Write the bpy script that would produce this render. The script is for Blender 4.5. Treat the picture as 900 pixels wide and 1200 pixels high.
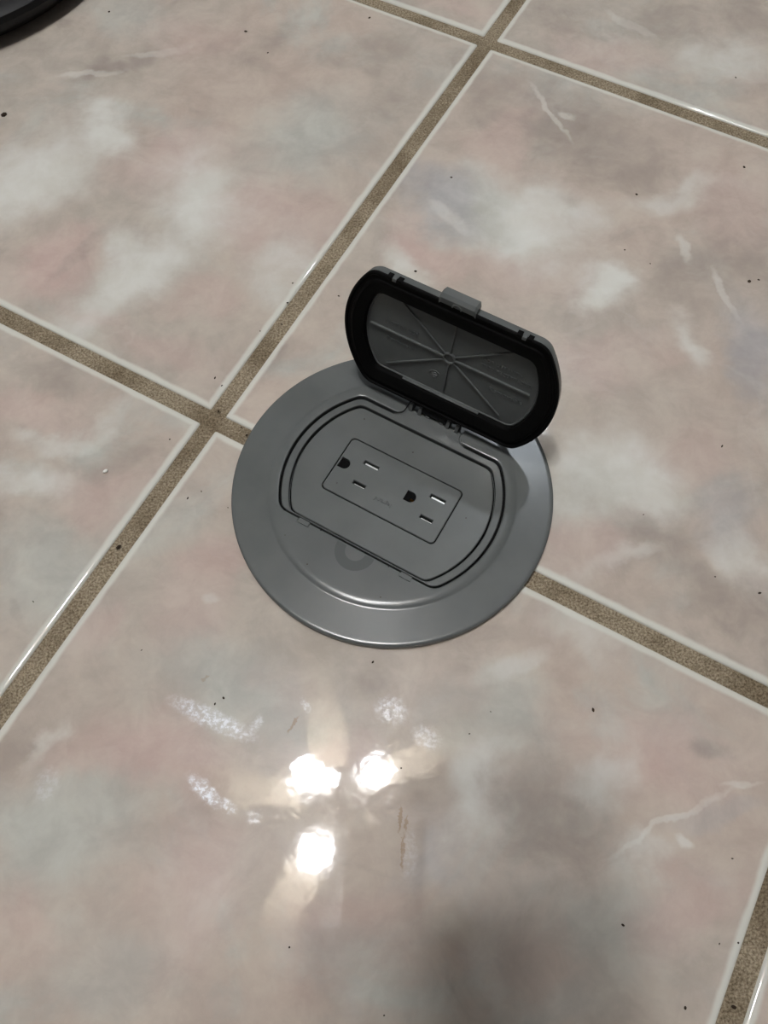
import bpy, bmesh, math, random
from mathutils import Vector, Matrix

for o in list(bpy.data.objects):
    bpy.data.objects.remove(o, do_unlink=True)
C = bpy.context.scene.collection
K = 0.001                     # the scene is measured in millimetres and built in metres
PI = math.pi

# ------------------------------------------------------------------ camera
cam_data = bpy.data.cameras.new('camera')
cam = bpy.data.objects.new('camera', cam_data)
C.objects.link(cam)
cam_data.sensor_fit = 'HORIZONTAL'
cam_data.sensor_width = 36.0
cam_data.lens = 36.0 * 956.12 / 900.0
cam_data.clip_start = 0.005
CAM = Vector((-0.07, -182.72, 391.32)) * K
CROT = Matrix(((0.9998865, 0.0114294, 0.0098161),
               (-0.0065289, 0.9158913, -0.4013732),
               (-0.0135779, 0.4012635, 0.9158620)))
cam.matrix_world = Matrix.Translation(CAM) @ CROT.to_4x4()
bpy.context.scene.camera = cam

# ------------------------------------------------------------------ world and exposure
world = bpy.data.worlds.new('world')
bpy.context.scene.world = world
world.use_nodes = True
world.node_tree.nodes['Background'].inputs[0].default_value = (0.75, 0.78, 0.82, 1)
world.node_tree.nodes['Background'].inputs[1].default_value = 0.3
vs = bpy.context.scene.view_settings
vs.view_transform = 'Standard'
vs.look = 'None'
vs.gamma = 1.0
vs.use_curve_mapping = False
vs.exposure = 0.0
LAMP_RADIANCE = 340.0         # glass shades of the ceiling fan
PANEL_RADIANCE = 210.0         # cool ceiling panel further into the room

# ------------------------------------------------------------------ helpers
def srgb(r, g, b):
    f = lambda c: c / 12.92 if c <= 0.04045 else ((c + 0.055) / 1.055) ** 2.4
    return (f(r / 255), f(g / 255), f(b / 255), 1.0)

def mat(name, col, rough=0.5, spec=0.5, metal=0.0, noise=0.0, nscale=400.0, bump=0.0, bscale=2000.0, emit=0.0):
    m = bpy.data.materials.new(name)
    m.use_nodes = True
    nt = m.node_tree
    b = nt.nodes['Principled BSDF']
    b.inputs['Base Color'].default_value = col
    b.inputs['Roughness'].default_value = rough
    b.inputs['Specular IOR Level'].default_value = spec
    b.inputs['Metallic'].default_value = metal
    tc = nt.nodes.new('ShaderNodeTexCoord')
    if noise:
        n = nt.nodes.new('ShaderNodeTexNoise')
        n.inputs['Scale'].default_value = nscale
        n.inputs['Detail'].default_value = 4
        nt.links.new(tc.outputs['Object'], n.inputs['Vector'])
        r = nt.nodes.new('ShaderNodeValToRGB')
        r.color_ramp.elements[0].position = 0.3
        r.color_ramp.elements[1].position = 0.7
        r.color_ramp.elements[0].color = tuple(c * (1 - noise) for c in col[:3]) + (1,)
        r.color_ramp.elements[1].color = tuple(min(1, c * (1 + noise)) for c in col[:3]) + (1,)
        nt.links.new(n.outputs['Fac'], r.inputs['Fac'])
        nt.links.new(r.outputs['Color'], b.inputs['Base Color'])
    if bump:
        n2 = nt.nodes.new('ShaderNodeTexNoise')
        n2.inputs['Scale'].default_value = bscale
        n2.inputs['Detail'].default_value = 2
        nt.links.new(tc.outputs['Object'], n2.inputs['Vector'])
        bp = nt.nodes.new('ShaderNodeBump')
        bp.inputs['Strength'].default_value = bump
        bp.inputs['Distance'].default_value = 0.0002
        nt.links.new(n2.outputs['Fac'], bp.inputs['Height'])
        nt.links.new(bp.outputs['Normal'], b.inputs['Normal'])
    if emit:
        b.inputs['Emission Color'].default_value = col
        b.inputs['Emission Strength'].default_value = emit
    return m

def link(name, me, m=None, parent=None, angle=35):
    if m is not None:
        me.materials.clear()
        me.materials.append(m)
    for p in me.polygons:
        p.use_smooth = True
    me.set_sharp_from_angle(angle=math.radians(angle))
    o = bpy.data.objects.new(name, me)
    C.objects.link(o)
    if parent is not None:
        o.parent = parent
    return o

def empty(name, loc=(0, 0, 0), rotz=0.0):
    o = bpy.data.objects.new(name, None)
    C.objects.link(o)
    o.location = loc
    o.rotation_euler = (0, 0, rotz)
    o.empty_display_size = 0.05
    return o

def tag(o, label, cat, group=None):
    o['label'] = label
    o['category'] = cat
    if group:
        o['group'] = group
    return o

def struct(o, label, cat):
    o['kind'] = 'structure'
    return tag(o, label, cat)

def bm_mesh(bm, name):
    bmesh.ops.recalc_face_normals(bm, faces=bm.faces[:])
    me = bpy.data.meshes.new(name)
    bm.to_mesh(me)
    bm.free()
    return me

def loft(loops, cap0=False, cap1=False, name='mesh'):
    """bridge closed loops (mm) of equal length; returns a mesh in metres"""
    bm = bmesh.new()
    rows = [[bm.verts.new((p[0] * K, p[1] * K, p[2] * K)) for p in lp] for lp in loops]
    n = len(rows[0])
    for a, b in zip(rows, rows[1:]):
        for i in range(n):
            j = (i + 1) % n
            bm.faces.new((a[i], a[j], b[j], b[i]))
    if cap0:
        bm.faces.new(rows[0][::-1])
    if cap1:
        bm.faces.new(rows[-1])
    return bm_mesh(bm, name)

def add_box(bm, x0, x1, y0, y1, z0, z1, bev=0.0):
    vs_ = [bm.verts.new((x * K, y * K, z * K)) for z in (z0, z1) for y in (y0, y1) for x in (x0, x1)]
    fs = [bm.faces.new([vs_[i] for i in q]) for q in ((0, 2, 3, 1), (4, 5, 7, 6), (0, 1, 5, 4), (2, 6, 7, 3), (0, 4, 6, 2), (1, 3, 7, 5))]
    if bev:
        es = list({e for f in fs for e in f.edges})
        bmesh.ops.bevel(bm, geom=es, offset=bev * K, segments=2, profile=0.5, affect='EDGES')

def box(name, x0, x1, y0, y1, z0, z1, m, parent=None, bev=0.0):
    bm = bmesh.new()
    add_box(bm, x0, x1, y0, y1, z0, z1, bev)
    return link(name, bm_mesh(bm, name), m, parent)

def tube_mesh(pts, r, n=12, closed=False, name='tube'):
    """tube through points (mm) with radius r (number or list)"""
    pts = [Vector(p) for p in pts]
    rows = []
    N = len(pts)
    for i, p in enumerate(pts):
        a = pts[(i - 1) % N] if (closed or i > 0) else p
        b = pts[(i + 1) % N] if (closed or i < N - 1) else p
        d = (b - a).normalized()
        up = Vector((0, 0, 1)) if abs(d.z) < 0.95 else Vector((1, 0, 0))
        s = d.cross(up).normalized()
        t = s.cross(d)
        rr = r[i] if isinstance(r, (list, tuple)) else r
        rows.append([p + rr * (math.cos(2 * PI * k / n) * s + math.sin(2 * PI * k / n) * t) for k in range(n)])
    if closed:
        rows.append(rows[0])
    return loft(rows, not closed, not closed, name)

def lathe(profile, n=64, cap0=True, cap1=True, name='lathe'):
    return loft([[(r * math.cos(2 * PI * i / n), r * math.sin(2 * PI * i / n), z) for i in range(n)] for r, z in profile], cap0, cap1, name)

NP = 176
PHI = [2 * PI * (i + 0.5) / NP for i in range(NP)]

def circ(R, z, cx=0.0, cy=0.0):
    return [(cx + R * math.cos(a), cy + R * math.sin(a), z) for a in PHI]

def trunc(R, vt, vb, r, z):
    """circle of radius R cut by two chords v=vt and v=-vb, corners rounded with r"""
    out = []
    Re, t, b = R - r, vt - r, -(vb - r)
    for a in PHI:
        x, y = Re * math.cos(a), Re * math.sin(a)
        if y > t:
            y = t
            x = math.copysign(math.sqrt(Re * Re - t * t), math.cos(a))
        elif y < b:
            y = b
            x = math.copysign(math.sqrt(Re * Re - b * b), math.cos(a))
        out.append((x + r * math.cos(a), y + r * math.sin(a), z))
    return out

def rrect(hx, hy, r, z, cx=0.0, cy=0.0):
    return [(cx + math.copysign(hx - r, math.cos(a)) + r * math.cos(a),
             cy + math.copysign(hy - r, math.sin(a)) + r * math.sin(a), z) for a in PHI]

def boolean_cut(o, cutters):
    """cut the cutter objects out of o for good"""
    for c in cutters:
        md = o.modifiers.new('cut', 'BOOLEAN')
        md.object = c
        md.operation = 'DIFFERENCE'
        md.solver = 'EXACT'
    dg = bpy.context.evaluated_depsgraph_get()
    me = bpy.data.meshes.new_from_object(o.evaluated_get(dg))
    o.modifiers.clear()
    o.data = me
    for p in me.polygons:
        p.use_smooth = True
    me.set_sharp_from_angle(angle=math.radians(25))
    for c in cutters:
        bpy.data.objects.remove(c, do_unlink=True)

def text_mesh(body, size, height, bold=0.0, space=1.0):
    cu = bpy.data.curves.new('text', 'FONT')
    cu.body = body
    cu.size = size * K
    cu.extrude = height * K
    cu.offset = bold * K
    cu.resolution_u = 3
    cu.space_character = space
    cu.align_x = 'CENTER'
    cu.align_y = 'CENTER'
    t = bpy.data.objects.new('text', cu)
    C.objects.link(t)
    dg = bpy.context.evaluated_depsgraph_get()
    me = bpy.data.meshes.new_from_object(t.evaluated_get(dg))
    bpy.data.objects.remove(t, do_unlink=True)
    return me

# ------------------------------------------------------------------ materials
PLASTIC = mat('grey_plastic', srgb(96, 99, 98), 0.2, 0.34, noise=0.09, nscale=38, bump=0.025, bscale=2600)
PLASTIC2 = mat('grey_face_plastic', srgb(98, 101, 100), 0.22, 0.4, noise=0.10, nscale=30, bump=0.025, bscale=2600)
DARKGREY = mat('matt_ring_grey', srgb(80, 83, 83), 0.2, 0.4)
RUBBER = mat('black_rubber', srgb(5, 5, 5), 0.7, 0.12)
BLACK = mat('black_plastic', srgb(12, 12, 13), 0.5, 0.25)
HOLE_SHADE = mat('hole_shade_black', srgb(8, 8, 8), 0.8, 0.1)  # black for shade painted into shallow slots, holes and gaps
METAL = mat('tin_contact', srgb(205, 205, 200), 0.3, 0.5, metal=1.0)
BRASS = mat('brass_contact', srgb(150, 105, 45), 0.35, 0.5, metal=1.0)
WALLP = mat('wall_paint', srgb(108, 108, 108), 0.7, 0.3, noise=0.03, nscale=6)
CEILP = mat('ceiling_paint', srgb(165, 165, 165), 0.8, 0.2, noise=0.02, nscale=8)
CLOTH = mat('dark_cloth', srgb(38, 36, 40), 0.9, 0.1, noise=0.15, nscale=60)
DENIM = mat('dark_trousers', srgb(44, 46, 58), 0.9, 0.1, noise=0.15, nscale=80)
SKIN = mat('skin', srgb(196, 150, 124), 0.55, 0.4, noise=0.04, nscale=30)
HAIR = mat('dark_hair', srgb(34, 26, 22), 0.6, 0.4, noise=0.2, nscale=120)
PHONE = mat('phone_black', srgb(18, 18, 20), 0.25, 0.5)
FANWOOD = mat('fan_blade', srgb(190, 178, 160), 0.5, 0.4, noise=0.08, nscale=20)
FANMETAL = mat('fan_metal', srgb(150, 146, 140), 0.35, 0.5, metal=1.0)
CREAM = mat('white_crumb', srgb(235, 233, 225), 0.6, 0.4)
SPECK = mat('dark_dirt', srgb(52, 42, 34), 0.9, 0.1)

# clouds, veins, scuffs and specks of the glazed tiles, in millimetres on the floor:
# x, y, half length, half width, angle in degrees, kind (pink, white, grey, mauve, blue-grey), strength
BLOBS = [
    (-114.1, 215.5, 52.8, 35.8, -41.3, 'W', 0.9),
    (-55.9, 262.7, 44.6, 41.8, -27.1, 'G', 0.9),
    (-228.2, 228.7, 44.1, 36.6, 33.7, 'W', 0.8),
    (-190.1, 265.6, 19.9, 19.1, -1.3, 'W', 0.8),
    (-162.2, 141.9, 61.2, 21.2, 52.0, 'W', 0.7),
    (-146.3, 161.1, 31.4, 25.8, -1.1, 'W', 0.5),
    (-208.2, 155.7, 35.7, 23.3, 25.3, 'P', 0.9),
    (-146.8, 241.8, 45.0, 33.0, 26.2, 'P', 0.6),
    (-66.9, 193.4, 46.6, 36.3, -36.7, 'P', 0.6),
    (-191.3, 328.1, 44.2, 12.0, 19.2, 'M', 0.9),
    (-205.0, 320.0, 26.3, 3.4, 5.8, 'W', 0.8),
    (-157.2, 342.7, 29.7, 4.4, 13.3, 'W', 0.6),
    (-185.5, 378.9, 48.1, 23.7, -28.0, 'G', 0.6),
    (-186.6, 168.5, 40.1, 6.3, 56.7, 'M', 0.6),
    (-110.0, 131.5, 25.5, 18.5, -1.0, 'P', 0.5),
    (-60.0, 153.0, 27.3, 24.5, 36.1, 'W', 0.5),
    (-134.0, 350.8, 36.1, 25.8, -1.4, 'P', 0.4),
    (-91.3, 341.1, 36.4, 21.1, 20.4, 'M', 0.4),
    (-19.8, 339.3, 36.3, 24.8, -15.6, 'M', 0.4),
    (0.4, 273.1, 28.3, 38.1, -1.3, 'M', 0.3),
    (-125.9, 86.4, 36.2, 16.2, -23.2, 'P', 0.5),
    (-169.6, 120.1, 38.0, 11.3, -23.5, 'P', 0.4),
    (110.4, 270.6, 54.2, 41.2, -47.4, 'M', 0.8),
    (107.7, 278.5, 34.4, 2.5, -67.7, 'W', 0.9),
    (119.2, 274.3, 7.2, 4.4, -41.8, 'W', 0.9),
    (76.7, 190.6, 55.3, 36.4, -24.5, 'W', 0.95),
    (55.9, 197.9, 31.9, 34.0, -1.1, 'G', 0.8),
    (123.5, 135.6, 20.0, 15.0, -26.4, 'W', 0.95),
    (32.0, 201.9, 32.7, 21.4, -49.3, 'B', 0.8),
    (39.4, 187.9, 23.4, 6.1, -49.2, 'W', 0.7),
    (17.8, 168.0, 30.9, 16.8, -43.0, 'P', 0.9),
    (73.9, 150.5, 45.6, 19.2, -13.7, 'P', 0.4),
    (7.1, 151.8, 13.3, 30.6, 23.6, 'W', 0.6),
    (193.9, 148.4, 30.0, 55.8, -40.4, 'M', 0.7),
    (197.6, 126.2, 24.8, 2.8, -73.9, 'W', 0.8),
    (178.0, 161.7, 12.4, 3.2, -82.5, 'W', 0.8),
    (209.1, 81.1, 19.2, 38.9, -0.9, 'B', 0.8),
    (179.2, 203.9, 48.4, 9.7, 2.8, 'W', 0.5),
    (218.9, 187.8, 31.4, 39.9, -1.1, 'P', 0.4),
    (151.5, 239.2, 43.3, 36.0, -28.7, 'M', 0.5),
    (75.6, 255.9, 22.8, 43.0, -28.3, 'P', 0.5),
    (61.0, 295.6, 17.2, 23.9, -1.3, 'M', 0.4),
    (117.6, 82.6, 43.4, 22.6, -0.9, 'P', 0.5),
    (166.7, 87.6, 10.5, 21.2, 21.5, 'W', 0.6),
    (120.5, 7.0, 36.9, 35.1, -23.8, 'W', 0.8),
    (102.6, -12.6, 21.8, 28.8, -11.8, 'G', 0.5),
    (135.4, -32.0, 37.0, 21.8, 19.8, 'M', 0.7),
    (166.1, -55.3, 27.9, 18.5, -22.9, 'M', 0.7),
    (183.1, -32.6, 13.0, 22.9, -0.7, 'W', 0.5),
    (112.2, -43.3, 22.6, 7.0, 19.7, 'W', 0.6),
    (100.1, -36.3, 21.7, 18.3, -0.7, 'P', 0.5),
    (178.7, -8.6, 19.8, 25.9, 29.2, 'B', 0.5),
    (157.5, 27.0, 27.5, 20.5, -0.8, 'P', 0.4),
    (145.7, 335.2, 47.4, 24.6, -30.5, 'P', 0.5),
    (113.4, 371.2, 31.1, 21.3, -30.8, 'M', 0.4),
    (232.1, 324.6, 46.4, 20.8, -1.4, 'W', 0.5),
    (202.4, 360.0, 35.7, 17.5, -1.5, 'M', 0.4),
    (250.0, 358.7, 23.2, 19.9, -78.4, 'M', 0.6),
    (47.2, 380.2, 24.6, 12.5, -16.3, 'P', 0.4),
    (172.5, 360.7, 25.6, 4.1, -44.7, 'W', 0.6),
    (-175.1, -37.8, 30.8, 31.5, -0.7, 'G', 0.9),
    (-192.0, 11.1, 35.7, 10.5, 16.6, 'W', 0.6),
    (-147.9, 8.0, 36.7, 22.3, -0.7, 'P', 0.6),
    (-143.2, 26.0, 27.9, 15.5, -0.8, 'M', 0.5),
    (-179.2, 81.5, 29.4, 22.6, -0.9, 'M', 0.5),
    (-200.0, 59.1, 29.9, 15.8, -11.9, 'P', 0.6),
    (-179.2, -90.7, 25.1, 24.5, -0.6, 'G', 0.5),
    (-178.3, 42.4, 27.5, 7.8, 23.1, 'W', 0.5),
    (-153.7, -65.1, 21.0, 18.1, 67.1, 'P', 0.5),
    (-187.9, -64.8, 14.1, 3.2, -53.8, 'M', 0.6),
    (-74.3, -104.0, 49.3, 27.2, -15.2, 'G', 0.9),
    (-100.3, -65.7, 22.3, 24.3, -39.2, 'P', 0.5),
    (-96.1, -38.7, 19.4, 14.1, 32.3, 'P', 0.6),
    (-90.3, -56.9, 6.0, 3.6, -0.6, 'W', 0.6),
    (-148.5, -169.9, 34.5, 32.4, -0.4, 'G', 0.95),
    (-111.6, -139.0, 48.1, 19.8, -19.0, 'P', 0.8),
    (-175.0, -127.0, 16.1, 15.3, -0.5, 'M', 0.5),
    (-157.5, -123.3, 6.0, 14.5, -27.7, 'W', 0.5),
    (-121.1, -218.7, 31.3, 19.7, 18.1, 'G', 0.6),
    (-159.1, -208.8, 18.4, 19.1, -0.3, 'P', 0.5),
    (-87.5, -189.4, 26.2, 29.5, -0.4, 'P', 0.6),
    (13.5, -176.3, 13.1, 17.2, -9.7, 'B', 0.5),
    (-9.2, -203.2, 32.9, 19.2, -0.3, 'P', 0.4),
    (51.3, -117.2, 34.9, 23.6, -20.6, 'G', 0.9),
    (37.5, -151.4, 17.2, 25.3, -10.0, 'W', 0.7),
    (72.3, -151.7, 29.8, 21.1, 18.2, 'M', 0.8),
    (65.9, -180.1, 34.6, 15.0, 17.7, 'M', 0.7),
    (57.0, -92.9, 25.5, 5.6, 24.1, 'W', 0.6),
    (96.2, -72.1, 24.0, 13.3, -32.9, 'W', 0.4),
    (41.1, -82.3, 25.6, 8.3, 19.5, 'M', 0.4),
    (126.5, -162.9, 40.3, 1.7, 23.8, 'W', 0.85),
    (157.8, -147.9, 11.8, 1.8, 7.1, 'W', 0.85),
    (143.9, -161.3, 28.0, 5.5, 17.6, 'B', 0.7),
    (128.0, -172.9, 5.3, 2.8, -0.4, 'W', 1),
    (125.6, -129.5, 44.3, 23.6, -20.9, 'P', 0.7),
    (151.2, -129.8, 11.8, 7.6, -0.5, 'M', 0.6),
    (100.4, -142.6, 15.6, 14.7, -0.5, 'W', 0.5),
    (85.4, -207.0, 28.3, 19.4, -9.4, 'G', 0.7),
    (118.5, -203.9, 30.4, 15.5, 25.5, 'P', 0.6),
    (61.5, -232.0, 28.2, 12.1, -0.3, 'G', 0.5),
    (110.8, -180.4, 14.9, 10.2, -0.4, 'W', 0.4),
    (-28.8, -135.9, 23.7, 18.6, -0.5, 'P', 0.6),
    (-17.2, -92.2, 25.0, 8.3, 29.9, 'M', 0.5),
    (-49.9, -100.2, 16.4, 16.1, -0.5, 'P', 0.3),
    (-34.5, -215.9, 21.7, 24.7, -0.3, 'P', 0.4),
]
SCUFF_GLARE = [  # scuff marks whose lamp glare is painted into the tile colour
    (-86.4, -116.8, 22.7, 4.2, -24.2, 0.9),
    (-65.2, -120.1, 5.4, 2.1, 61.8, 0.5),
    (-87.0, -149.3, 11.1, 3.3, -41.6, 1),
    (-75.6, -156.0, 4.7, 2.2, -37.1, 0.7),
    (-1.7, -113.6, 8.0, 5.6, -20.3, 0.55),
    (14.9, -126.7, 7.8, 4.7, -30.1, 0.4),
    (-30.2, -144.2, 5.5, 3.7, -0.5, 0.6),
    (-42.2, -110.8, 4.1, 1.6, -58.5, 0.5),
    (-63.7, -160.8, 3.9, 2.9, -0.4, 0.4),
    (-159.9, -146.2, 5.7, 7.2, -9.7, 0.3),
    (6.0, -176.2, 3.8, 10.3, -5.0, 0.25),
]
STAINS = [
    (2.0, -162.0, 0.8, 5.7, -5.1, 0.7),
    (3.0, -175.5, 0.9, 7.6, -4.1, 0.7),
    (4.7, -163.9, 0.8, 3.6, -4.2, 0.6),
    (-47.9, -120.3, 0.8, 4.6, -29.3, 0.6),
    (-91.2, -97.7, 0.9, 2.4, -47.6, 0.4),
]
SPECKS = [
    (-257.3, 282.8, 2.76),
    (-199.8, 384.8, 1.13),
    (-99.7, 361.4, 1.13),
    (-12.1, 373.5, 1.14),
    (-82.9, 339.1, 0.89),
    (40.2, 221.0, 0.77),
    (155.7, 204.4, 1.08),
    (226.9, 225.9, 0.96),
    (142.8, 160.4, 0.73),
    (156.8, 149.7, 0.56),
    (213.3, 135.3, 1.37),
    (219.1, 136.4, 0.86),
    (15.7, 146.4, 0.96),
    (-30.2, 128.9, 0.73),
    (236.0, 307.0, 0.84),
    (178.3, 25.2, 0.90),
    (182.7, -57.7, 0.94),
    (93.7, -114.4, 1.11),
    (162.1, -48.9, 0.56),
    (130.8, -14.4, 0.47),
    (-108.1, -2.0, 0.74),
    (-101.2, 1.9, 0.56),
    (-121.2, 33.6, 0.58),
    (-86.4, -7.7, 0.46),
    (-123.4, -83.6, 0.53),
    (-81.5, -107.2, 0.64),
    (-180.9, -58.2, 0.56),
    (-10.2, -90.6, 0.67),
    (-85.4, -110.0, 0.60),
    (96.5, -205.1, 0.93),
    (118.3, -235.7, 0.95),
    (147.6, -179.3, 0.66),
    (144.3, -212.1, 0.57),
    (136.3, -212.4, 0.56),
    (-60.4, 124.4, 0.84),
    (-57.9, 138.8, 0.80),
    (45.4, -114.8, 0.50),
    (-45.8, -212.7, 0.54),
    (-5.7, -237.8, 0.41),
    (-99.4, 72.8, 0.75),
    (-95.1, 67.6, 0.74),
    (-95.8, 51.0, 0.78),
    (-82.3, 40.5, 0.77),
    (-79.2, 35.6, 0.95),
    (-141.5, -29.2, 1.39),
    (34.9, -124.9, 0.42),
    (2.8, -140.0, 0.49),
    (-63.2, 109.1, 0.62),
    (-75.5, 104.5, 0.62),
    (138.3, -235.5, 0.96),
]

def tile_material(blobs, scuffs, stains):
    m = bpy.data.materials.new('marbled_glazed_tile')
    m.use_nodes = True
    nt = m.node_tree
    nodes, links = nt.nodes, nt.links
    b = nodes['Principled BSDF']
    N = nodes.new
    geo = N('ShaderNodeNewGeometry')
    info = N('ShaderNodeObjectInfo')
    tc = N('ShaderNodeTexCoord')

    def noise(scale, detail, vec, rough=0.55, dist=0.0):
        n = N('ShaderNodeTexNoise')
        n.inputs['Scale'].default_value = scale
        n.inputs['Detail'].default_value = detail
        n.inputs['Roughness'].default_value = rough
        n.inputs['Distortion'].default_value = dist
        links.new(vec, n.inputs['Vector'])
        return n

    def ramp(src, a, bb, c0=(0, 0, 0, 1), c1=(1, 1, 1, 1)):
        r = N('ShaderNodeValToRGB')
        r.color_ramp.interpolation = 'EASE'
        r.color_ramp.elements[0].position = a
        r.color_ramp.elements[1].position = bb
        r.color_ramp.elements[0].color = c0
        r.color_ramp.elements[1].color = c1
        links.new(src, r.inputs['Fac'])
        return r.outputs['Color']

    def mix(fac, a, bb, blend='MIX'):
        x = N('ShaderNodeMix')
        x.data_type = 'RGBA'
        x.blend_type = blend
        for s, v in ((x.inputs[0], fac), (x.inputs[6], a), (x.inputs[7], bb)):
            if isinstance(v, (int, float, tuple)):
                s.default_value = v
            else:
                links.new(v, s)
        return x.outputs[2]

    def math_(op, a, bb):
        x = N('ShaderNodeMath')
        x.operation = op
        for s, v in ((x.inputs[0], a), (x.inputs[1], bb)):
            if isinstance(v, (int, float)):
                s.default_value = v
            else:
                links.new(v, s)
        return x.outputs[0]

    # every tile has its own print: shift the noise by the tile's random number
    sh = N('ShaderNodeVectorMath'); sh.operation = 'SCALE'
    sh.inputs[0].default_value = (3.1, 5.7, 2.3)
    links.new(info.outputs['Random'], sh.inputs['Scale'])
    ps = N('ShaderNodeVectorMath'); ps.operation = 'ADD'
    links.new(geo.outputs['Position'], ps.inputs[0])
    links.new(sh.outputs[0], ps.inputs[1])
    P = ps.outputs[0]
    # cloudy warp for the placed clouds
    def warp(base, scale, detail, amount):
        wn = noise(scale, detail, base)
        w1 = N('ShaderNodeVectorMath'); w1.operation = 'SUBTRACT'
        links.new(wn.outputs['Color'], w1.inputs[0]); w1.inputs[1].default_value = (0.5, 0.5, 0.5)
        w2 = N('ShaderNodeVectorMath'); w2.operation = 'SCALE'
        links.new(w1.outputs[0], w2.inputs[0]); w2.inputs['Scale'].default_value = amount
        w3 = N('ShaderNodeVectorMath'); w3.operation = 'ADD'
        links.new(geo.outputs['Position'], w3.inputs[0]); links.new(w2.outputs[0], w3.inputs[1])
        # flatten onto the floor plane
        w4 = N('ShaderNodeVectorMath'); w4.operation = 'MULTIPLY'
        links.new(w3.outputs[0], w4.inputs[0]); w4.inputs[1].default_value = (1, 1, 0)
        return w4.outputs[0]
    W = warp(geo.outputs['Position'], 17.0, 7, 0.08)
    Wv = warp(geo.outputs['Position'], 45.0, 4, 0.016)
    Wd = warp(geo.outputs['Position'], 500.0, 3, 0.004)

    COL = {'P': srgb(*TP), 'W': srgb(*TW), 'G': srgb(*TG), 'M': srgb(*TM), 'B': srgb(*TB)}
    base = mix(ramp(noise(5.5, 5, P).outputs['Fac'], 0.35, 0.65), srgb(*T0), srgb(*T1))
    base = mix(ramp(noise(9.0, 6, P, 0.6, 0.6).outputs['Fac'], 0.52, 0.72), base, srgb(*TG))
    base = mix(math_('MULTIPLY', ramp(noise(14.0, 6, P, 0.6, 1.0).outputs['Fac'], 0.56, 0.75), 0.6), base, srgb(*TM))

    def ellipse(vec, x, y, a, bb, ang):
        mp = N('ShaderNodeMapping'); mp.vector_type = 'TEXTURE'
        mp.inputs['Location'].default_value = (x * K, y * K, 0)
        mp.inputs['Rotation'].default_value = (0, 0, math.radians(ang))
        mp.inputs['Scale'].default_value = (a * K, bb * K, 1)
        links.new(vec, mp.inputs['Vector'])
        g = N('ShaderNodeTexGradient'); g.gradient_type = 'SPHERICAL'
        links.new(mp.outputs[0], g.inputs['Vector'])
        return g.outputs['Fac']

    col = base
    for (x, y, a, bb, ang, kind, s) in blobs:
        thin = bb < 7
        f = ellipse(Wv if thin else W, x, y, a * (1.1 if thin else 1.3), bb * (1.15 if thin else 1.35), ang)
        mr = N('ShaderNodeMapRange'); mr.interpolation_type = 'SMOOTHSTEP'
        links.new(f, mr.inputs[0])
        mr.inputs[1].default_value = 0.0; mr.inputs[2].default_value = 0.6 if thin else 0.85
        mr.inputs[3].default_value = 0.0; mr.inputs[4].default_value = s * (0.5 if thin else 0.95)
        col = mix(mr.outputs[0], col, COL[kind])
    # fine cloudy mottling
    mot = noise(38.0, 8, P, 0.62, 0.4)
    col = mix(0.38, col, ramp(mot.outputs['Fac'], 0.3, 0.72, (0.36, 0.35, 0.355, 1), (0.64, 0.645, 0.64, 1)), 'OVERLAY')
    mot2 = noise(120.0, 6, P, 0.65, 0.8)
    col = mix(0.11, col, ramp(mot2.outputs['Fac'], 0.3, 0.72, (0.36, 0.355, 0.35, 1), (0.64, 0.645, 0.64, 1)), 'OVERLAY')
    # thin pale veins
    vn = noise(7.0, 7, P, 0.6, 1.2)
    d = math_('ABSOLUTE', math_('SUBTRACT', vn.outputs['Fac'], 0.5), 0.0)
    vm = noise(11.0, 2, P)
    vf = math_('MULTIPLY', ramp(d, 0.0, 0.03, (1, 1, 1, 1), (0, 0, 0, 1)), ramp(vm.outputs['Fac'], 0.52, 0.7))
    col = mix(math_('MULTIPLY', vf, 0.08), col, srgb(*TW))
    # rusty streaks dried on the glaze
    for (x, y, a, bb, ang, s) in stains:
        f = ellipse(Wd, x, y, a * 1.3, bb * 1.3, ang)
        col = mix(math_('MULTIPLY', ramp(f, 0.05, 0.5), s * 0.7), col, srgb(150, 112, 66))
    # scuffs and deposit, with the lamp glare on them painted in as white
    sc = None
    for (x, y, a, bb, ang, s) in scuffs:
        f = math_('MULTIPLY', ramp(ellipse(Wd, x, y, a * 1.25, bb * 1.4, ang), 0.0, 0.6), s)
        sc = f if sc is None else math_('MAXIMUM', sc, f)
    if sc is None:
        sc = math_('ADD', 0.0, 0.0)
    grain = ramp(noise(420.0, 4, geo.outputs['Position'], 0.7).outputs['Fac'], 0.42, 0.62)
    scf = math_('MULTIPLY', sc, math_('ADD', math_('MULTIPLY', grain, 0.75), 0.2))
    col = mix(scf, col, srgb(236, 238, 243))
    # pale glazed lip along the four edges
    sep = N('ShaderNodeSeparateXYZ'); links.new(tc.outputs['Object'], sep.inputs[0])
    e = math_('MAXIMUM', math_('ABSOLUTE', sep.outputs[0], 0.0), math_('ABSOLUTE', sep.outputs[1], 0.0))
    en = noise(60.0, 3, geo.outputs['Position'])
    e = math_('ADD', e, math_('MULTIPLY', math_('SUBTRACT', en.outputs['Fac'], 0.5), 0.0025))
    H = TILE_HALF * K
    mr = N('ShaderNodeMapRange'); mr.interpolation_type = 'SMOOTHSTEP'
    links.new(e, mr.inputs[0])
    mr.inputs[1].default_value = H - 0.0048; mr.inputs[2].default_value = H - 0.0026
    col = mix(math_('MULTIPLY', mr.outputs[0], 0.85), col, srgb(*TLIP))
    links.new(col, b.inputs['Base Color'])
    # glaze: glossy, a little worn
    rn = noise(20.0, 5, geo.outputs['Position'])
    rr = N('ShaderNodeMapRange')
    links.new(rn.outputs['Fac'], rr.inputs[0])
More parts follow.
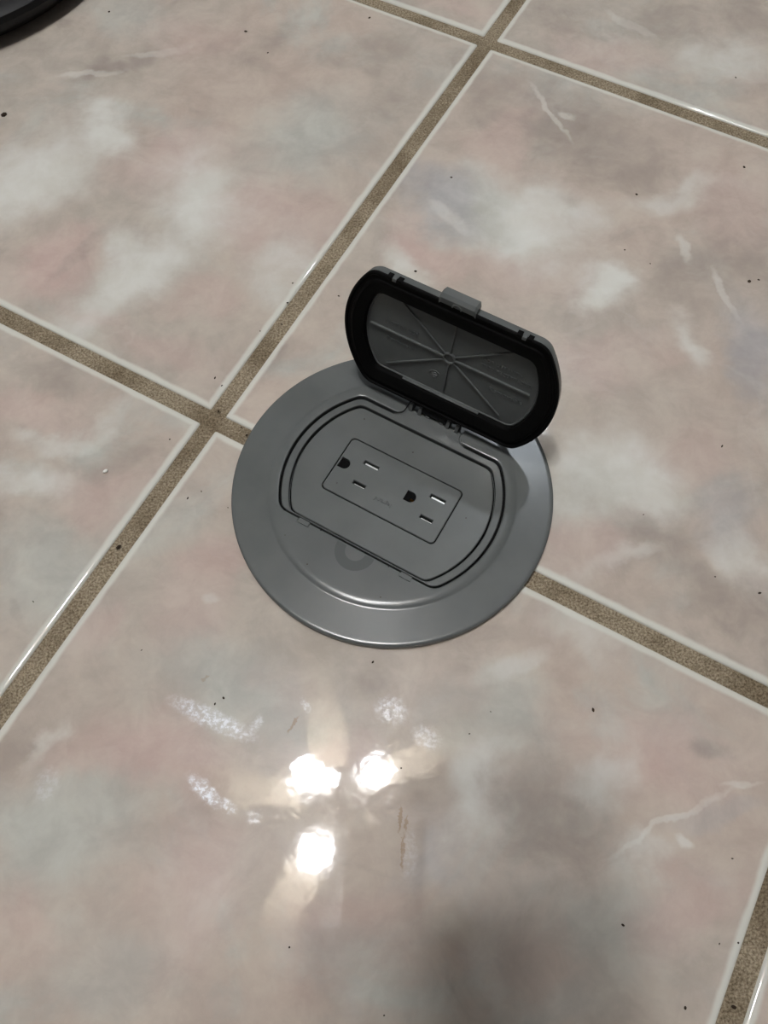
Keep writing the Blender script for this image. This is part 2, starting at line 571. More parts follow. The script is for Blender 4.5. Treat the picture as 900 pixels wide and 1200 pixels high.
    rr.inputs[1].default_value = 0.3; rr.inputs[2].default_value = 0.7
    rr.inputs[3].default_value = 0.03; rr.inputs[4].default_value = 0.06
    rgh = math_('ADD', rr.outputs[0], math_('MULTIPLY', scf, 0.35))
    links.new(rgh, b.inputs['Roughness'])
    b.inputs['Specular IOR Level'].default_value = 0.55
    bn = noise(48.0, 3, geo.outputs['Position'])
    bp = N('ShaderNodeBump'); bp.inputs['Strength'].default_value = 0.2; bp.inputs['Distance'].default_value = 0.0006
    links.new(bn.outputs['Fac'], bp.inputs['Height'])
    links.new(bp.outputs['Normal'], b.inputs['Normal'])
    return m

def grout_material():
    m = bpy.data.materials.new('sandy_grout')
    m.use_nodes = True
    nt = m.node_tree
    b = nt.nodes['Principled BSDF']
    geo = nt.nodes.new('ShaderNodeNewGeometry')
    def noise(s, d):
        n = nt.nodes.new('ShaderNodeTexNoise')
        n.inputs['Scale'].default_value = s; n.inputs['Detail'].default_value = d
        n.inputs['Roughness'].default_value = 0.65
        nt.links.new(geo.outputs['Position'], n.inputs['Vector'])
        return n
    r = nt.nodes.new('ShaderNodeValToRGB')
    r.color_ramp.elements[0].position = 0.34; r.color_ramp.elements[0].color = srgb(103, 90, 71)
    r.color_ramp.elements[1].position = 0.66; r.color_ramp.elements[1].color = srgb(172, 159, 137)
    nt.links.new(noise(900, 3).outputs['Fac'], r.inputs['Fac'])
    r2 = nt.nodes.new('ShaderNodeValToRGB')
    r2.color_ramp.elements[0].position = 0.36; r2.color_ramp.elements[0].color = (0.50, 0.46, 0.40, 1)
    r2.color_ramp.elements[1].position = 0.56; r2.color_ramp.elements[1].color = (1, 1, 1, 1)
    nt.links.new(noise(24, 4).outputs['Fac'], r2.inputs['Fac'])
    x = nt.nodes.new('ShaderNodeMix'); x.data_type = 'RGBA'; x.blend_type = 'MULTIPLY'; x.inputs[0].default_value = 0.75
    nt.links.new(r.outputs['Color'], x.inputs[6]); nt.links.new(r2.outputs['Color'], x.inputs[7])
    nt.links.new(x.outputs[2], b.inputs['Base Color'])
    b.inputs['Roughness'].default_value = 0.9
    b.inputs['Specular IOR Level'].default_value = 0.15
    bp = nt.nodes.new('ShaderNodeBump'); bp.inputs['Strength'].default_value = 0.6; bp.inputs['Distance'].default_value = 0.0006
    nt.links.new(noise(1100, 2).outputs['Fac'], bp.inputs['Height'])
    nt.links.new(bp.outputs['Normal'], b.inputs['Normal'])
    return m

TP, TW, TG, TM, TB = (203, 181, 171), (226, 226, 218), (190, 190, 181), (163, 152, 143), (174, 172, 172)
T0, T1, TLIP = (195, 181, 168), (187, 178, 166), (218, 218, 208)
TILE, GROUT_W = 344.98, 9.6
TILE_HALF = (TILE - GROUT_W) / 2
GRID_ANGLE = -0.51156
GRID_A, GRID_B = -108.375, -8.34      # the grout cross beside the outlet, in grid coordinates
MPLAIN, MGROUT = tile_material([], [], []), grout_material()

# ------------------------------------------------------------------ the room
NT = 5                                  # tiles on either side of the grout cross
LO_A, HI_A = GRID_A - NT * TILE, GRID_A + (NT + 1) * TILE
LO_B, HI_B = GRID_B - (NT + 1) * TILE, GRID_B + NT * TILE
ROOM_H = 2560.0

def room_box(name, x0, x1, y0, y1, z0, z1, m):
    o = box(name, x0, x1, y0, y1, z0, z1, m)
    o.rotation_euler = (0, 0, GRID_ANGLE)
    return o

floor = struct(room_box('floor', LO_A, HI_A, LO_B, HI_B, -30, -1.25, MGROUT),
               'tiled floor with sandy brown grout between pink marbled tiles', 'floor')
rr_ = lambda h, r, z: [(math.copysign(h - r, math.cos(a)) + r * math.cos(a), math.copysign(h - r, math.sin(a)) + r * math.sin(a), z)
                       for a in [2 * PI * (i + 0.5) / 16 for i in range(16)]]
H = TILE_HALF
tile_me = loft([rr_(H, 1.2, -7), rr_(H, 1.2, -1.5), rr_(H - 0.35, 1.2, -0.6), rr_(H - 1.2, 1.2, -0.12), rr_(H - 2.4, 1.2, 0.0)], True, True, 'tile')
tile_me.materials.append(MPLAIN)
for p in tile_me.polygons:
    p.use_smooth = True
for i in range(-NT, NT + 1):
    for j in range(-NT - 1, NT):
        t = bpy.data.objects.new('tile', tile_me)
        C.objects.link(t)
        t.parent = floor
        # the printed clouds, scuffs and stains that lie on this tile
        cx, cy = GRID_A + (i + 0.5) * TILE, GRID_B + (j + 0.5) * TILE
        ca, sa = math.cos(GRID_ANGLE), math.sin(GRID_ANGLE)
        on = lambda q, pad: abs(q[0] * ca + q[1] * sa - cx) < TILE_HALF + pad * q[2] and abs(-q[0] * sa + q[1] * ca - cy) < TILE_HALF + pad * q[2]
        mine = [[q for q in lst if on(q, pad)] for lst, pad in ((BLOBS, 0.0), (SCUFF_GLARE, 1.0), (STAINS, 1.0))]
        if any(mine):
            t.material_slots[0].link = 'OBJECT'
            t.material_slots[0].material = tile_material(*mine)
        t.location = ((GRID_A + (i + 0.5) * TILE) * K, (GRID_B + (j + 0.5) * TILE) * K, 0)
struct(room_box('ceiling', LO_A, HI_A, LO_B, HI_B, ROOM_H, ROOM_H + 60, CEILP), 'plain off-white painted ceiling', 'ceiling')
struct(room_box('wall_left', LO_A - 80, LO_A, LO_B, HI_B, -30, ROOM_H, WALLP), 'plain beige painted wall on the side of the black lamp base', 'wall')
struct(room_box('wall_right', HI_A, HI_A + 80, LO_B, HI_B, -30, ROOM_H, WALLP), 'plain beige painted wall opposite the black lamp base', 'wall')
struct(room_box('wall_back', LO_A, HI_A, HI_B, HI_B + 80, -30, ROOM_H, WALLP), 'plain beige painted wall behind the open lid', 'wall')
struct(room_box('wall_front', LO_A, HI_A, LO_B - 80, LO_B, -30, ROOM_H, WALLP), 'plain beige painted wall behind the crouching person', 'wall')

# ------------------------------------------------------------------ floor outlet box
AX = -0.5261                            # direction of the long axis of the outlet
OUT = tag(empty('floor_outlet_box', (0, 0, 0), AX),
          'round grey plastic floor outlet with its lid standing open', 'floor outlet')

rings = [circ(84.0, 0.02), circ(84.4, 0.5), circ(84.4, 2.8)]
for k in range(1, 7):                   # rounded rim running into the gently rising cone
    a = math.radians(14.3 * k)
    rings.append(circ(82.9 + 1.5 * math.cos(a), 2.8 + 1.5 * math.sin(a)))
rings += [circ(82.0, 4.31), circ(66.2, 4.47), circ(65.5, 4.51), circ(65.1, 4.6), circ(64.6, 4.8), circ(63.9, 5.0), circ(63.2, 5.14), circ(62.4, 5.24), circ(61.6, 5.29), circ(60.9, 5.3)]
rings += [trunc(60.4, 42.6, 39.3, 8.9, 5.3), trunc(60.0, 42.2, 38.9, 8.5, 5.3), trunc(59.5, 41.7, 38.4, 8.2, 5.1), trunc(59.3, 41.5, 38.2, 8.0, 4.7),
          trunc(59.25, 41.45, 38.15, 8.0, 0.4), trunc(58.1, 40.3, 37.3, 7.5, 0.4),
          trunc(58.0, 40.2, 37.2, 7.5, 4.0), trunc(57.6, 39.8, 37.0, 7.3, 4.35),
          trunc(54.6, 37.0, 36.7, 6.5, 4.35), trunc(54.2, 36.6, 36.5, 6.3, 4.1),
          trunc(54.1, 36.5, 36.4, 6.3, 0.5)]
flange = link('flange', loft(rings, True, True, 'flange'), PLASTIC, OUT, 25)
# the hinge bay cut into the raised centre behind the lid seat
def bay_outline(g, vback, vfront, z):
    # a bay whose two mouth corners are rounded; g is the gap to the raised centre
    r = 4.0 + g
    right = [(21.4, vfront)] + [(21.4 + r * math.cos(a), 45.6 + r * math.sin(a)) for a in [math.radians(-90 - 90 * k / 8) for k in range(9)]]
    right += [(21.4 - r, vback)]
    return [(x, y, z) for x, y in right] + [(-x, y, z) for x, y in right[::-1]]
cut1 = link('cutter', loft([bay_outline(0.0, 53.5, 39.0, 3.4), bay_outline(0.0, 53.5, 39.0, 9)], True, True), PLASTIC)
# shallow notches for the two catches on the near side
cuts = [cut1]
for s in (-1, 1):
    cuts.append(link('cutter', loft([rrect(3.6, 1.5, 0.5, 4.5, s * 30.0, -39.1), rrect(3.6, 1.5, 0.5, 9, s * 30.0, -39.1)], True, True), PLASTIC))
for c in cuts:
    c.parent = OUT
boolean_cut(flange, cuts)

bay = link('hinge_saddle', loft([bay_outline(0.95, 47.2, 37.5, 2.1), bay_outline(0.95, 47.2, 37.5, 4.1), bay_outline(1.2, 46.9, 37.7, 4.37)], True, True), PLASTIC, OUT)
link('groove_shade', loft([trunc(59.2, 41.4, 38.1, 8.0, 0.5), trunc(59.2, 41.4, 38.1, 8.0, 1.9), trunc(58.15, 40.35, 37.35, 7.5, 1.9), trunc(58.15, 40.35, 37.35, 7.5, 0.5)]), RUBBER, OUT)  # added black ring, stands in for the shade deep in the groove
link('gap_shade', loft([trunc(53.9, 36.3, 36.2, 6.0, 0.52), trunc(53.9, 36.3, 36.2, 6.0, 0.58)], True, True), HOLE_SHADE, OUT)  # added black sheet, stands in for the shade down in the gaps
for s in (-1, 1):
    box('catch', s * 30 - 3.1, s * 30 + 3.1, -40.3, -37.8, 4.45, 5.29, PLASTIC, OUT)
    box('catch_pin', s * 20 - 0.4, s * 20 + 0.4, -38.9, -37.9, 4.5, 5.45, BLACK, OUT, 0.1)

# dull half ring moulded into the near side of the raised centre
rg = bmesh.new()
rows = []
for k in range(41):
    a = math.radians(176 + 188 * k / 40)
    row = []
    for r in (5.4, 7.2, 9.0, 10.7):
        row.append(rg.verts.new(((1.3 + r * math.cos(a)) * K, min(-39.0, -39.6 + r * math.sin(a)) * K, 5.335 * K)))
    rows.append(row)
for a, b_ in zip(rows, rows[1:]):
    for q in range(3):
        rg.faces.new((a[q], a[q + 1], b_[q + 1], b_[q]))
ringm = link('ring_mark', bm_mesh(rg, 'ring_mark'), DARKGREY, OUT)
ringm['label'] = 'darker matt half ring'

face = link('face_plate', loft([trunc(53.0, 35.4, 35.7, 6, 0.6), trunc(53.0, 35.4, 35.7, 6, 3.2), trunc(52.6, 35.0, 35.3, 5.8, 3.6), trunc(52.3, 34.7, 35.0, 5.6, 3.6),
                                rrect(34.5, 17.8, 3.2, 3.6), rrect(34.1, 17.4, 2.9, 3.6), rrect(33.9, 17.2, 2.8, 3.45), rrect(33.9, 17.2, 2.8, 0.6)], False, False, 'face_plate'), PLASTIC2, OUT, 25)

rec = link('receptacle', loft([rrect(33.3, 16.6, 2.5, 0.6), rrect(33.3, 16.6, 2.5, 3.5), rrect(32.9, 16.2, 2.2, 3.85), rrect(32.6, 15.9, 2.0, 3.85)], True, True, 'receptacle'), PLASTIC2, OUT, 25)

def dshape(cx, cy, z, r=3.05):
    out = []
    for i in range(24):
        a = -PI / 2 + PI * i / 23
        out.append((cx + r * math.cos(a), cy + r * math.sin(a), z))
    out.append((cx - 2.9, cy + r, z)); out.append((cx - 2.9, cy - r, z))
    return out
cuts, wells = [], []
for ox in (0.0, 40.1):
    for (cx, cy, hx, hy) in ((-16.5 + ox, 7.0, 4.6, 1.35), (-16.4 + ox, -5.9, 3.9, 1.3)):
        cuts.append(link('cutter', loft([rrect(hx - .35, hy - .35, 0.2, 0.9, cx, cy), rrect(hx - .35, hy - .35, 0.2, 3.4, cx, cy), rrect(hx, hy, 0.3, 3.86, cx, cy), rrect(hx, hy, 0.3, 6, cx, cy)], True, True), PLASTIC2))
    cuts.append(link('cutter', loft([dshape(-29.5 + ox, 0.9, 0.9), dshape(-29.5 + ox, 0.9, 6)], True, True), PLASTIC2))
for c in cuts:
    c.parent = OUT
boolean_cut(rec, cuts)
for ox in (0.0, 40.1):
    for (cx, cy, hx, hy, mw) in ((-16.5 + ox, 7.0, 4.2, 0.95, 1.15), (-16.4 + ox, -5.9, 3.5, 0.9, 0.6)):
        w = box('slot_shade', cx - hx, cx + hx, cy - hy, cy + hy, 0.92, 1.5, HOLE_SHADE, rec)  # black floor paints in the shade of a deeper slot
        c_ = box('contact', cx - hx + 0.7, cx + hx - 0.1, cy - hy + 0.05, cy - hy + mw, 1.0, 2.5, METAL, rec)
        c_['label'] = 'shiny metal contact'
    w = link('ground_shade', loft([dshape(-29.5 + ox, 0.9, 0.92, 3.0), dshape(-29.5 + ox, 0.9, 2.2, 3.0)], True, True), HOLE_SHADE, rec)  # black fill paints in the shade of a deeper ground hole
bc = link('ground_contact', tube_mesh([(11.2, 0.2, 2.0), (12.6, -0.2, 2.9)], 0.7, 10), BRASS, rec)
bc['label'] = 'brass coloured contact'
lt = link('lettering', text_mesh('legrand', 3.4, 0.3, 0.02), PLASTIC2, rec)
lt.location = (-0.6 * K, -8.6 * K, 3.9 * K)
lt.rotation_euler = (0, 0, PI)

# --- the lid, standing open on its hinge
TH = math.radians(80.1)
Tv, Nv = Vector((0, math.cos(TH), math.sin(TH))), Vector((0, -math.sin(TH), math.cos(TH)))
lid_m = Matrix(((1, 0, 0, 0.7 * K), (0, Tv.y, Nv.y, 54.26 * K), (0, Tv.z, Nv.z, 50.4 * K), (0, 0, 0, 1)))
RL, VT, VB, RC = 58.8, 38.0, 39.2, 9.0
def lt_(d, z, rc=RC):
    return trunc(RL - d, VT - d, VB - d, max(rc - d, 1.5), z)
lid = link('lid', loft([lt_(2.5, -0.6), lt_(0.5, -0.6), lt_(0.35, -1.2), lt_(0.5, -4.0), lt_(1.3, -5.4), lt_(3.0, -6.2), lt_(9, -6.6)], False, True, 'lid'), PLASTIC, OUT)
lid.matrix_local = lid_m
# black rubber seal: a broad ring with two shallow lips around the recessed panel
sd = lambda d, z: trunc(RL - d, VT - d * 1.24, VB - d * 1.08, max(RC - d * 0.25, 5.0), z)
seal = link('seal', loft([sd(0.4, -0.8), sd(0.1, -0.5), sd(0.1, 0.3), sd(0.5, 0.8), sd(1.4, 0.8), sd(2.0, 0.0), sd(3.4, 0.0), sd(3.9, 0.7), sd(5.0, 0.9), sd(6.0, 0.3),
                          sd(9.8, -0.2), sd(10.6, -0.9), sd(11.0, -4.0)], False, False, 'seal'), RUBBER, lid)
seal['label'] = 'black rubber seal'
panel = link('inner_panel', loft([sd(10.4, -3.4), sd(11.1, -3.4), sd(11.3, -3.0), sd(11.8, -3.0), sd(12.1, -3.45), sd(14, -3.45)], False, True, 'inner_panel'), PLASTIC, lid)
PZ = -3.45
hub = (-0.2, 0.9)
link('hub_ring', lathe([(2.7, PZ), (2.7, PZ + 1.0), (3.0, PZ + 1.2), (3.5, PZ + 1.0), (3.5, PZ)], 32, False, False), PLASTIC, lid).location = (hub[0] * K, hub[1] * K, 0)
for ex, ey in ((-45.5, 1.0), (43.8, 0.9), (-31.5, 24.8), (33.5, 24.8), (-34, -22.5), (32, -22.5), (0.1, 24.0), (0.1, -23.0)):
    d = Vector((ex - hub[0], ey - hub[1])); L = d.length; d.normalize()
    big = abs(ey - hub[1]) < 1
    w = 0.55 if big else 0.42
    rb = box('rib', 3.2, L, -w, w, PZ - 0.1, PZ + (1.1 if big else 0.9), PLASTIC, lid, 0.15)
    rb.location = (hub[0] * K, hub[1] * K, 0)
    rb.rotation_euler = (0, 0, math.atan2(d.y, d.x))
box('ledge', -23.5, 21.5, -27.3, -26.7, PZ - 0.1, PZ + 1.9, PLASTIC, lid, 0.2)
for body, x, y, size in (('NOT IN USE', -28.0, 6.2, 3.2), ('Permanent', -28.0, -4.6, 3.2), ('FOR USE WITH', 27.5, 10.2, 2.9),
                         ('TR20 RECEPTACLES', 30.2, 6.0, 2.9), ('Removable', 32.4, -7.2, 3.9)):
    t = link('lettering', text_mesh(body, size, 0.28, 0.01, 1.1), PLASTIC, lid)
    t.location = (x * K, y * K, (PZ + 0.05) * K)
# swirl emblem: an e with a tail curling round it
pts = [(-1.5, 0.0), (1.5, 0.0)] + [(1.55 * math.cos(a), 1.55 * math.sin(a)) for a in [math.radians(8 + 300 * i / 24) for i in range(25)]]
link('emblem', tube_mesh([(x, y, PZ + 0.15) for x, y in pts], 0.34, 6), PLASTIC, lid).location = (-6.4 * K, -15.2 * K, 0)
pts = [(3.0 * math.cos(a), 3.0 * math.sin(a)) for a in [math.radians(40 + 150 * i / 16) for i in range(17)]]
link('emblem_arc', tube_mesh([(x, y, PZ + 0.15) for x, y in pts], 0.3, 6), PLASTIC, lid).location = (-6.4 * K, -15.2 * K, 0)
# thumb tab and the two pairs of catch slots on the free edge
tab = bmesh.new()
prof = [(36.4, -5.4), (36.4, 0.2), (37.3, 1.2), (40.4, 1.5), (42.0, 0.0), (42.2, -4.2), (41.0, -5.6)]
va = [[tab.verts.new((x * K, t * K, n * K)) for t, n in pr] for x, pr in
      ((-9.4, [(t if t < 37 else t - 1.2, n * 0.75) for t, n in prof]), (-8.4, prof), (8.6, prof), (9.6, [(t if t < 37 else t - 1.2, n * 0.75) for t, n in prof]))]
for a, b_ in zip(va, va[1:]):
    for i in range(len(a)):
        j = (i + 1) % len(a)
        tab.faces.new((a[i], a[j], b_[j], b_[i]))
tab.faces.new(va[0][::-1]); tab.faces.new(va[-1])
link('thumb_tab', bm_mesh(tab, 'thumb_tab'), PLASTIC, lid, 8)
link('tab_bead', tube_mesh([(2.2 * math.cos(a), 37.2 + 2.2 * math.sin(a), 1.35) for a in [PI * i / 12 for i in range(13)]], 0.35, 8), PLASTIC, lid)
for s in (-33.0, 33.8):
    for dx in (-2.7, 2.7):
        box('catch_slot', s + dx - 1.3, s + dx + 1.3, 36.3, 38.15, -2.4, 0.9, RUBBER, lid, 0.2)
    box('catch_tooth', s - 1.1, s + 1.1, 36.2, 38.2, -1.6, 1.0, PLASTIC, lid, 0.3)

# --- hinge: grey ears on the base, black arms of the lid between them, one pin
for u in (-14.6, -9.0, 8.0, 13.4):
    eb = bmesh.new()
    prof = [(45.6, 3.8), (52.4, 3.8), (52.4, 8.4), (51.4, 9.8), (49.6, 10.2), (47.4, 9.0), (46.2, 6.5)]
    for i, xx in enumerate((u - 0.95, u + 0.95)):
        ring = [eb.verts.new((xx * K, y * K, z * K)) for y, z in prof]
        if i:
            for q in range(len(prof)):
                eb.faces.new((prev[q], prev[(q + 1) % len(prof)], ring[(q + 1) % len(prof)], ring[q]))
            eb.faces.new(ring)
        else:
            eb.faces.new(ring[::-1])
        prev = ring
    link('hinge_ear', bm_mesh(eb, 'ear'), PLASTIC, OUT, 20)
link('hinge_pin', tube_mesh([(-16.2, 50, 7.6), (15.0, 50, 7.6)], 1.1, 14), BLACK, OUT)
link('hinge_barrel', tube_mesh([(-7.6, 49.8, 7.4), (6.6, 49.8, 7.4)], 3.0, 20), BLACK, OUT)
for u0, u1 in ((-13.2, -10.4), (9.4, 12.0)):
    am = link('hinge_arm', tube_mesh([((u0 + u1) / 2, 50, 7.2), ((u0 + u1) / 2, 50.6, 10), ((u0 + u1) / 2, 50.9, 14)], 1.35, 10), BLACK, OUT)
box('hinge_stop', -5.4, -3.2, 46.4, 47.8, 4.4, 5.4, PLASTIC, OUT, 0.25)
box('hinge_stop', 3.0, 5.2, 46.4, 47.8, 4.4, 5.4, PLASTIC, OUT, 0.25)

# ------------------------------------------------------------------ crumbs and specks on the tiles
PLATE_SPECKS = [
    (-43.0, -41.7, 5.30, 0.50),
    (-6.2, -59.5, 5.30, 0.50),
    (5.3, -76.5, 3.50, 0.50),
    (-14.6, 42.8, 3.60, 0.50),
    (11.5, 21.9, 3.60, 0.50),
    (-28.9, 4.1, 3.85, 0.40),
    (55.9, -33.5, 3.80, 0.50),
    (57.0, -36.3, 3.80, 0.50),
    (38.1, -16.7, 3.60, 0.40),
    (-54.9, -25.8, 5.30, 0.35),
]
random.seed(4)
bm = bmesh.new()
for (x, y, r) in SPECKS:
    a = random.uniform(0, PI)
    mtx = Matrix.Translation((x * K, y * K, r * 0.2 * K)) @ Matrix.Rotation(a, 4, 'Z') @ Matrix.Diagonal((r * K * random.uniform(0.8, 1.3), r * K * random.uniform(0.5, 0.9), r * K * 0.35, 1))
    bmesh.ops.create_icosphere(bm, subdivisions=1, radius=1.0, matrix=mtx)
for (x, y, z, r) in PLATE_SPECKS:
    bmesh.ops.create_icosphere(bm, subdivisions=1, radius=1.0, matrix=Matrix.Translation((x * K, y * K, z * K)) @ Matrix.Diagonal((r * K, r * 0.7 * K, r * 0.3 * K, 1)))
dust = link('floor_specks', bm_mesh(bm, 'specks'), SPECK)
dust['kind'] = 'stuff'
tag(dust, 'tiny dark specks of dirt scattered over the tiles', 'dirt')
bm = bmesh.new()
bmesh.ops.create_icosphere(bm, subdivisions=2, radius=1.0, matrix=Matrix.Rotation(0.6, 4, 'Z') @ Matrix.Diagonal((1.5 * K, 1.0 * K, 0.8 * K, 1)))
for v in bm.verts:
    v.co *= random.uniform(0.85, 1.12)
cr = tag(link('crumb', bm_mesh(bm, 'crumb'), CREAM, None, 80), 'single tiny white crumb lying on a pink tile', 'crumb')
cr.location = (-153.77 * K, 14.2 * K, 0.8 * K)

# ------------------------------------------------------------------ floor lamp whose base edge shows in the corner
LAMP = tag(empty('floor_lamp', (-347 * K, 474 * K, 0)), 'black floor lamp standing on a round black base', 'floor lamp')
link('base', lathe([(132, 0.02), (140, 4), (147, 11), (150, 17), (149, 21), (144, 24.5), (60, 27), (20, 30), (14, 40)], 96), BLACK, LAMP)
link('pole', lathe([(11, 30), (11, 1380)], 24), BLACK, LAMP)
link('shade', lathe([(150, 1250), (152, 1250), (100, 1480), (98, 1480)], 48, False, False), CLOTH, LAMP)

# ------------------------------------------------------------------ ceiling fan with three lit glass shades
FX, FY = -211.0, 52.0
FAN = tag(empty('ceiling_fan', (FX * K, FY * K, 0)), 'ceiling fan with pale blades and three lit glass shades', 'ceiling fan')
link('canopy', lathe([(30, 2470), (60, 2500), (70, 2558)], 32), FANMETAL, FAN)
link('motor_housing', lathe([(50, 2345), (110, 2360), (125, 2400), (110, 2445), (30, 2475)], 40), FANMETAL, FAN)
link('light_fitting', lathe([(20, 2300), (55, 2315), (60, 2348)], 32), FANMETAL, FAN)
bl = bmesh.new()
add_box(bl, 120, 640, -62, 62, 2384, 2391, 2.0)
blme = bm_mesh(bl, 'blade')
for k in range(5):
    o = link('blade', blme if k == 0 else blme, FANWOOD, FAN)
    o.rotation_euler = (0, 0, math.radians(-112 + 72 * k))
SHADE = mat('lit_glass', (0.98, 0.985, 1.0, 1), 0.3, 0.5, emit=LAMP_RADIANCE)
shme = lathe([(14, 56), (28, 48), (42, 28), (49, 0), (50, -22), (45, -40), (28, -49), (8, -52)], 32)
for (x, y) in ((-305.5, 121.7), (-69.8, 151.2), (-260.5, -116.7)):
    o = link('glass_shade', shme, SHADE, FAN)
    o.location = ((x - FX) * K, (y - FY) * K, 2285 * K)
    ar = link('lamp_arm', tube_mesh([(0, 0, 2325), ((x - FX) * .6, (y - FY) * .6, 2345), ((x - FX), (y - FY), 2340)], 7, 10), FANMETAL, FAN)

# cool ceiling panel further into the room
PANEL_XY = (560, 1390)
PAN = tag(empty('ceiling_panel', (PANEL_XY[0] * K, PANEL_XY[1] * K, 2555 * K), GRID_ANGLE), 'flat round cool white panel light on the ceiling', 'ceiling light')
link('rim', lathe([(62, -14), (68, -12), (70, 0), (62, 0)], 48, False, False), CEILP, PAN)
link('diffuser', lathe([(61, -10), (61, -2)], 48), mat('cool_diffuser', (0.86, 0.93, 1.0, 1), 0.5, 0.3, emit=PANEL_RADIANCE), PAN)

# ------------------------------------------------------------------ the phone and the person who holds it
ax_x, ax_y, ax_z = CROT.col[0], CROT.col[1], CROT.col[2]
ph = empty('smartphone')
ph.matrix_world = Matrix.Translation(CAM + ax_z * 0.0235) @ CROT.to_4x4()
tag(ph, 'black smartphone held over the outlet by the crouching person', 'phone')
link('case', loft([rrect(38, 77, 9, 0, -7, -13), rrect(39, 78, 10, 1.5, -7, -13), rrect(39, 78, 10, 7, -7, -13), rrect(38, 77, 9, 8.4, -7, -13)], True, True), PHONE, ph)

LIPS = mat('lips', srgb(168, 104, 92), 0.5, 0.4)

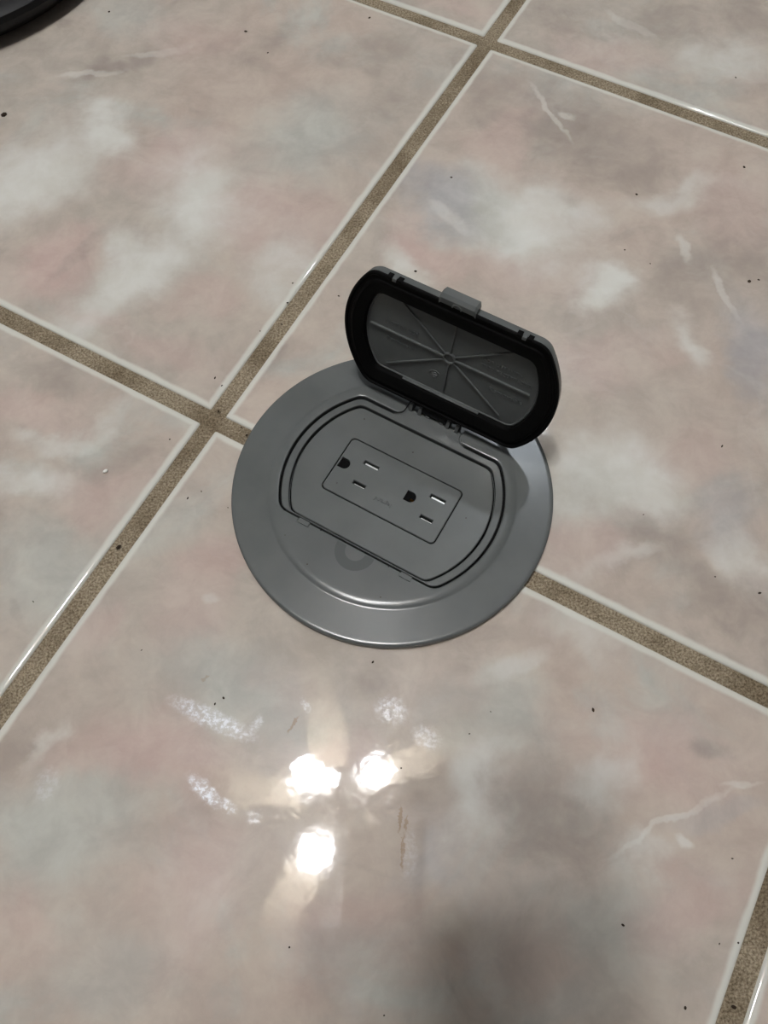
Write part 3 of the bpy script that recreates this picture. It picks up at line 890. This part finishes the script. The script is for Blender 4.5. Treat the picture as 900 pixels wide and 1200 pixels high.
def person():
    root = tag(empty('person', (0.06, -0.78, 0)), 'person in dark clothes crouching and holding a phone over the outlet', 'person')
    ox, oy = 0.06, -0.78
    V_, E_, R_ = [], [], []
    def v(x, y, z, r, frm=None, r2=None):
        V_.append((x - ox, y - oy, z)); R_.append((r, r2 or r))
        if frm is not None:
            E_.append((frm, len(V_) - 1))
        return len(V_) - 1
    pel = v(0.06, -0.84, 0.36, 0.135, None, 0.115)
    sp1 = v(0.06, -0.76, 0.52, 0.135, pel, 0.11)
    sp2 = v(0.06, -0.62, 0.68, 0.15, sp1, 0.115)
    sp3 = v(0.06, -0.50, 0.80, 0.125, sp2, 0.09)
    nk = v(0.06, -0.43, 0.87, 0.055, sp3)
    h1 = v(0.06, -0.385, 0.915, 0.07, nk, 0.08)
    h2 = v(0.06, -0.35, 0.98, 0.085, h1, 0.095)
    h3 = v(0.06, -0.335, 1.045, 0.065, h2, 0.075)
    nose = v(0.06, -0.268, 0.945, 0.013, h2)
    for s in (-1, 1):
        sh = v(0.06 + s * 0.17, -0.53, 0.80, 0.062, sp3)
        # the hand: palm beside the phone, four fingers under it, thumb on the screen
        g = lambda a, q, d: tuple(CAM + (ax_x * a + ax_y * q + ax_z * (d + 20)) * K)
        e = 1 if s > 0 else -1
        X = (lambda a: 33 + a) if s > 0 else (lambda a: -49 - a)
        el = v(0.06 + s * 0.25, -0.47, 0.55, 0.045, sh)
        wr = v(*g(X(40), -150, -8), 0.029, el)
        pm = v(*g(X(27), -97, 2), 0.030, wr, 0.019)
        for q, ln in ((-56, 30), (-74, 34), (-92, 32), (-109, 26)):
            f1 = v(*g(X(15), q, -9), 0.0095, pm)
            f2 = v(*g(X(-6), q + 3, -12), 0.0085, f1)
            v(*g(X(-ln * 0.6), q + 5, -11), 0.0075, f2)
        f1 = v(*g(X(16), -62, 20), 0.011, pm)
        v(*g(X(-8), -42, 23), 0.009, f1)
        hp = v(0.06 + s * 0.10, -0.83, 0.34, 0.10, pel)
        kn = v(0.06 + s * 0.20, -0.50, 0.47, 0.068, hp)
        an = v(0.06 + s * 0.19, -0.76, 0.10, 0.042, kn)
        ft = v(0.06 + s * 0.21, -0.62, 0.045, 0.038, an)
    me = bpy.data.meshes.new('body')
    me.from_pydata(V_, E_, [])
    o = bpy.data.objects.new('body', me)
    C.objects.link(o)
    sk = o.modifiers.new('skin', 'SKIN')
    sk.use_smooth_shade = True
    if not me.skin_vertices:
        bpy.context.view_layer.objects.active = o
    lay = me.skin_vertices[0] if me.skin_vertices else None
    for i, (a, b_) in enumerate(R_):
        lay.data[i].radius = (a, b_)
        lay.data[i].use_root = (i == 0)
    sb = o.modifiers.new('sub', 'SUBSURF'); sb.levels = 3; sb.render_levels = 3
    dg = bpy.context.evaluated_depsgraph_get()
    bme = bpy.data.meshes.new_from_object(o.evaluated_get(dg))
    bpy.data.objects.remove(o, do_unlink=True)
    body = link('body', bme, CLOTH, root, 180)
    bme.materials.append(SKIN); bme.materials.append(DENIM)
    for p in bme.polygons:
        c = p.center + Vector((ox, oy, 0))
        if c.z > 0.86 or (c.y > -0.36 and c.z < 0.46):
            p.material_index = 1
        elif c.z < 0.42 or (c.z < 0.56 and abs(c.x - 0.06) > 0.1 and -0.72 < c.y < -0.44 and c.z < 0.52):
            p.material_index = 2
    # hair, eyes, mouth, ears, shoes
    bm = bmesh.new()
    bmesh.ops.create_uvsphere(bm, u_segments=24, v_segments=16, radius=1.0, matrix=Matrix.Translation((0.06 - ox, -0.392 - oy, 1.012)) @ Matrix.Rotation(math.radians(30), 4, 'X') @ Matrix.Diagonal((0.094, 0.104, 0.118, 1)))
    link('hair', bm_mesh(bm, 'hair'), HAIR, root, 180)
    bm = bmesh.new()
    bmesh.ops.create_uvsphere(bm, u_segments=16, v_segments=8, radius=1, matrix=Matrix.Translation((0.06 - ox, -0.297 - oy, 0.905)) @ Matrix.Diagonal((0.024, 0.012, 0.008, 1)))
    link('mouth', bm_mesh(bm, 'mouth'), LIPS, root, 180)
    for s in (-1, 1):
        bm = bmesh.new()
        bmesh.ops.create_uvsphere(bm, u_segments=12, v_segments=8, radius=0.010, matrix=Matrix.Translation((0.06 + s * 0.030 - ox, -0.283 - oy, 0.972)))
        link('eye', bm_mesh(bm, 'eye'), CREAM, root, 180)
        bm = bmesh.new()
        bmesh.ops.create_uvsphere(bm, u_segments=12, v_segments=8, radius=1, matrix=Matrix.Translation((0.06 + s * 0.088 - ox, -0.36 - oy, 0.955)) @ Matrix.Diagonal((0.012, 0.022, 0.032, 1)))
        link('ear', bm_mesh(bm, 'ear'), SKIN, root, 180)
        sx = (0.06 + s * 0.205 - ox) / K
        sh = link('shoe', loft([[(x * 46 * (1 - 0.15 * (y > 0)) * tap + sx, y * 135 + (-0.675 - oy) / K, z) for x, y in [(math.cos(2 * PI * i / 24), math.sin(2 * PI * i / 24)) for i in range(24)]]
                               for z, tap in ((0.1, 0.95), (12, 1.0), (40, 0.95), (66, 0.75), (84, 0.4))], True, True), BLACK, root)
    return root
person()
